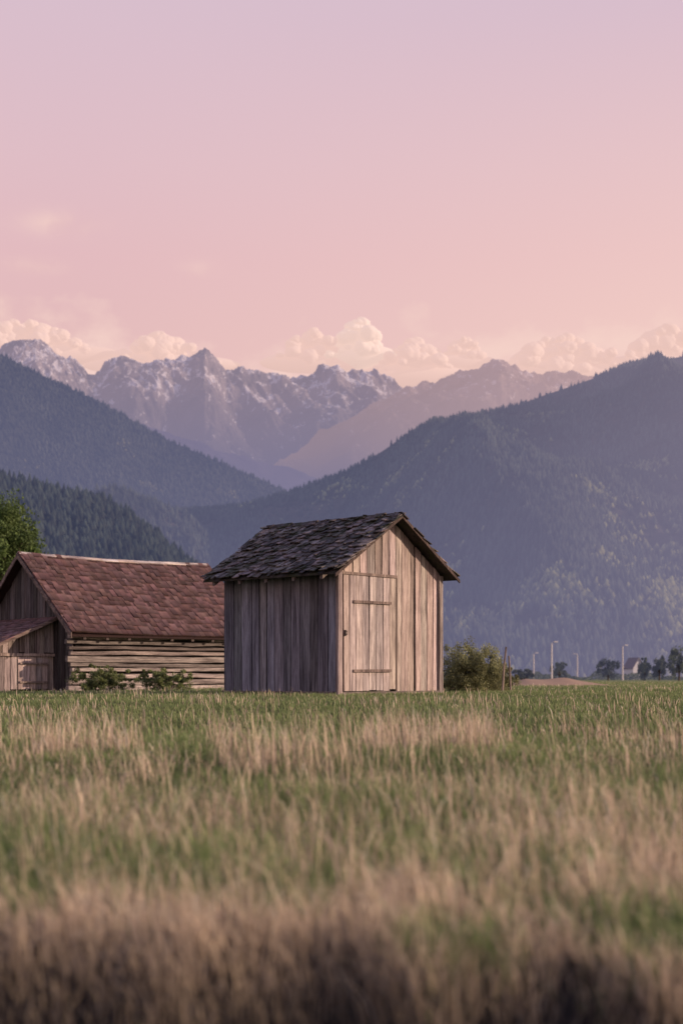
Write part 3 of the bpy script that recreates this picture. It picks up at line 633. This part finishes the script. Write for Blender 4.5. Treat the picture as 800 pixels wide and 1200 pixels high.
slate, nt = newmat('slate_roof'); out(nt, bsdf(nt, (.20, .19, .22), .8, .2))
pane, nt = newmat('window_glass'); out(nt, bsdf(nt, (.03, .035, .05), .2, .5))
D = 400; r = empty('white_house', (px2(742, D), D, 0), radians(20), 'small white gabled house with grey roof beyond the field at far right', 'house')
w, l, h, hr = 1.7, 2.4, 3.4, 6.0
mb = MB(); mb.hexa([(-w, -l, 0), (w, -l, 0), (w, l, 0), (-w, l, 0), (-w, -l, h), (w, -l, h), (w, l, h), (-w, l, h)])
for y in (-l, l): mb.poly([(-w, y, h), (w, y, h), (0, y, hr)])
wl = mb.build('wall', whitep, r)
mb = MB()
for s_ in (-1, 1):
    a = (s_*(w+.3), h-.46); b = (0, hr+.02)
    mb.hexa([(a[0], -l-.4, a[1]), (b[0], -l-.4, b[1]), (b[0], l+.4, b[1]), (a[0], l+.4, a[1]), (a[0], -l-.4, a[1]+.2), (b[0], -l-.4, b[1]+.2), (b[0], l+.4, b[1]+.2), (a[0], l+.4, a[1]+.2)])
mb.build('roof', slate, r)
for x, z in ((-.9, 1.5), (.9, 1.5), (0, 3.6)):
    mb = MB(); mb.box(x-.3, x+.3, -l-.04, -l-.01, z-.45, z+.45); wn = mb.build('window', whitep, r)
    mb = MB(); mb.box(x-.24, x+.24, -l-.07, -l-.045, z-.38, z+.38); mb.build('pane', pane, wn)
# ------------------------------------------------------------------ light
az = radians(101); el = radians(17)
sd = (sin(az)*cos(el), cos(az)*cos(el), sin(el))
sun = bpy.data.lights.new('sun', 'SUN'); sun.energy = 4.9; sun.color = (1.0, .74, .56); sun.angle = radians(.6)
so = bpy.data.objects.new('sun', sun); C.objects.link(so)
from mathutils import Vector
so.rotation_euler = Vector(sd).to_track_quat('Z', 'Y').to_euler()
w = bpy.data.worlds.new('World'); bpy.context.scene.world = w; w.use_nodes = True; nt = w.node_tree; nt.nodes.clear()
sky = N(nt, 'ShaderNodeTexSky'); sky.sky_type = 'NISHITA'; sky.sun_disc = False; sky.sun_elevation = el; sky.sun_rotation = az
b1 = N(nt, 'ShaderNodeBackground'); nt.links.new(sky.outputs[0], b1.inputs[0]); b1.inputs[1].default_value = .012
D_ = N(nt, 'ShaderNodeTexCoord').outputs['Generated']; s = N(nt, 'ShaderNodeSeparateXYZ'); nt.links.new(D_, s.inputs[0])
ev = s.outputs[2]; a = mth(nt, 'ARCTAN2', s.outputs[0], s.outputs[1])
grad = ramp(nt, ev, [(0, (.80, .54, .50)), (.22, (.765, .475, .46)), (.28, (.76, .475, .49)), (.34, (.735, .495, .535)), (.43, (.685, .505, .585)), (.65, (.36, .40, .66)), (1, (.22, .30, .60))])
glow = ramp(nt, mth(nt, 'ADD', mth(nt, 'MULTIPLY', a, 1.3), .35, clamp=True), [(.1, 0.0), (.7, .85)])
grad = mixc(nt, mth(nt, 'MULTIPLY', glow, ramp(nt, ev, [(.1, 1.0), (.42, 0.0)])), grad, (1.0, .69, .585))
cv = N(nt, 'ShaderNodeCombineXYZ'); nt.links.new(a, cv.inputs[0]); nt.links.new(ev, cv.inputs[1])
def cn(off, sc=1.0, det=6):
    mp = N(nt, 'ShaderNodeMapping'); mp.inputs['Location'].default_value = (off[0], off[1], 0); mp.inputs['Scale'].default_value = (22*sc, 34*sc, 1)
    nt.links.new(cv.outputs[0], mp.inputs[0])
    n = N(nt, 'ShaderNodeTexNoise'); n.noise_dimensions = '2D'; n.inputs['Scale'].default_value = 1.0; n.inputs['Detail'].default_value = det; n.inputs['Roughness'].default_value = .52
    nt.links.new(mp.outputs[0], n.inputs['Vector']); return n.outputs[0]
nA = cn((3.3, 1.7))
ht = ramp(nt, mth(nt, 'ADD', mth(nt, 'MULTIPLY', a, 2.0), .5, clamp=True), [(0.0, .260), (.02, .270), (.1, .254), (.2, .240), (.34, .230), (.44, .234), (.50, .240), (.545, .240), (.58, .238), (.68, .238), (.80, .240), (.92, .241), (1, .245)])
dens = mth(nt, 'ADD', mth(nt, 'MULTIPLY', mth(nt, 'SUBTRACT', ht, ev), 30.0), mth(nt, 'MULTIPLY', mth(nt, 'SUBTRACT', nA, .50), 2.6))
def gau(a0, e0, ra, re):
    x = mth(nt, 'DIVIDE', mth(nt, 'SUBTRACT', a, a0), ra); y = mth(nt, 'DIVIDE', mth(nt, 'SUBTRACT', ev, e0), re)
    return mth(nt, 'EXPONENT', mth(nt, 'MULTIPLY', mth(nt, 'ADD', mth(nt, 'MULTIPLY', x, x), mth(nt, 'MULTIPLY', y, y)), -1.0))
cm = ramp(nt, dens, [(0.0, 0.0), (.9, .8)])
wis = mth(nt, 'ADD', gau(-.195, .299, .024, .007), mth(nt, 'MULTIPLY', gau(-.1, .275, .012, .005), .5))
wis = mth(nt, 'ADD', wis, mth(nt, 'MULTIPLY', gau(-.215, .272, .02, .005), .8))
cw = mth(nt, 'MULTIPLY', wis, ramp(nt, nA, [(.30, 0.1), (.6, .7)]))
cm2 = mth(nt, 'MAXIMUM', cm, cw)
ccol = ramp(nt, nA, [(.3, (.80, .51, .47)), (.6, (.91, .63, .55))])
fin = mixc(nt, cm2, grad, ccol)
b2 = N(nt, 'ShaderNodeBackground'); nt.links.new(fin, b2.inputs[0]); b2.inputs[1].default_value = .98
ad = N(nt, 'ShaderNodeAddShader'); nt.links.new(b1.outputs[0], ad.inputs[0]); nt.links.new(b2.outputs[0], ad.inputs[1])
wo = N(nt, 'ShaderNodeOutputWorld'); nt.links.new(ad.outputs[0], wo.inputs[0])
w.cycles.sampling_method = 'MANUAL'; w.cycles.sample_map_resolution = 512
# ------------------------------------------------------------------ camera
cam = bpy.data.cameras.new('camera'); co = bpy.data.objects.new('camera', cam); C.objects.link(co)
co.location = (0, 0, CAMZ); co.rotation_euler = (radians(90), 0, 0)
cam.sensor_fit = 'VERTICAL'; cam.sensor_height = 36; cam.sensor_width = 24; cam.lens = F*36/1200; cam.shift_y = (HY-600)/1200
cam.clip_start = .05; cam.clip_end = 60000
cam.dof.use_dof = True; cam.dof.focus_distance = 24.0; cam.dof.aperture_fstop = 1.6
bpy.context.scene.camera = co
vs = bpy.context.scene.view_settings; vs.view_transform = 'Standard'; vs.look = 'None'; vs.exposure = 0
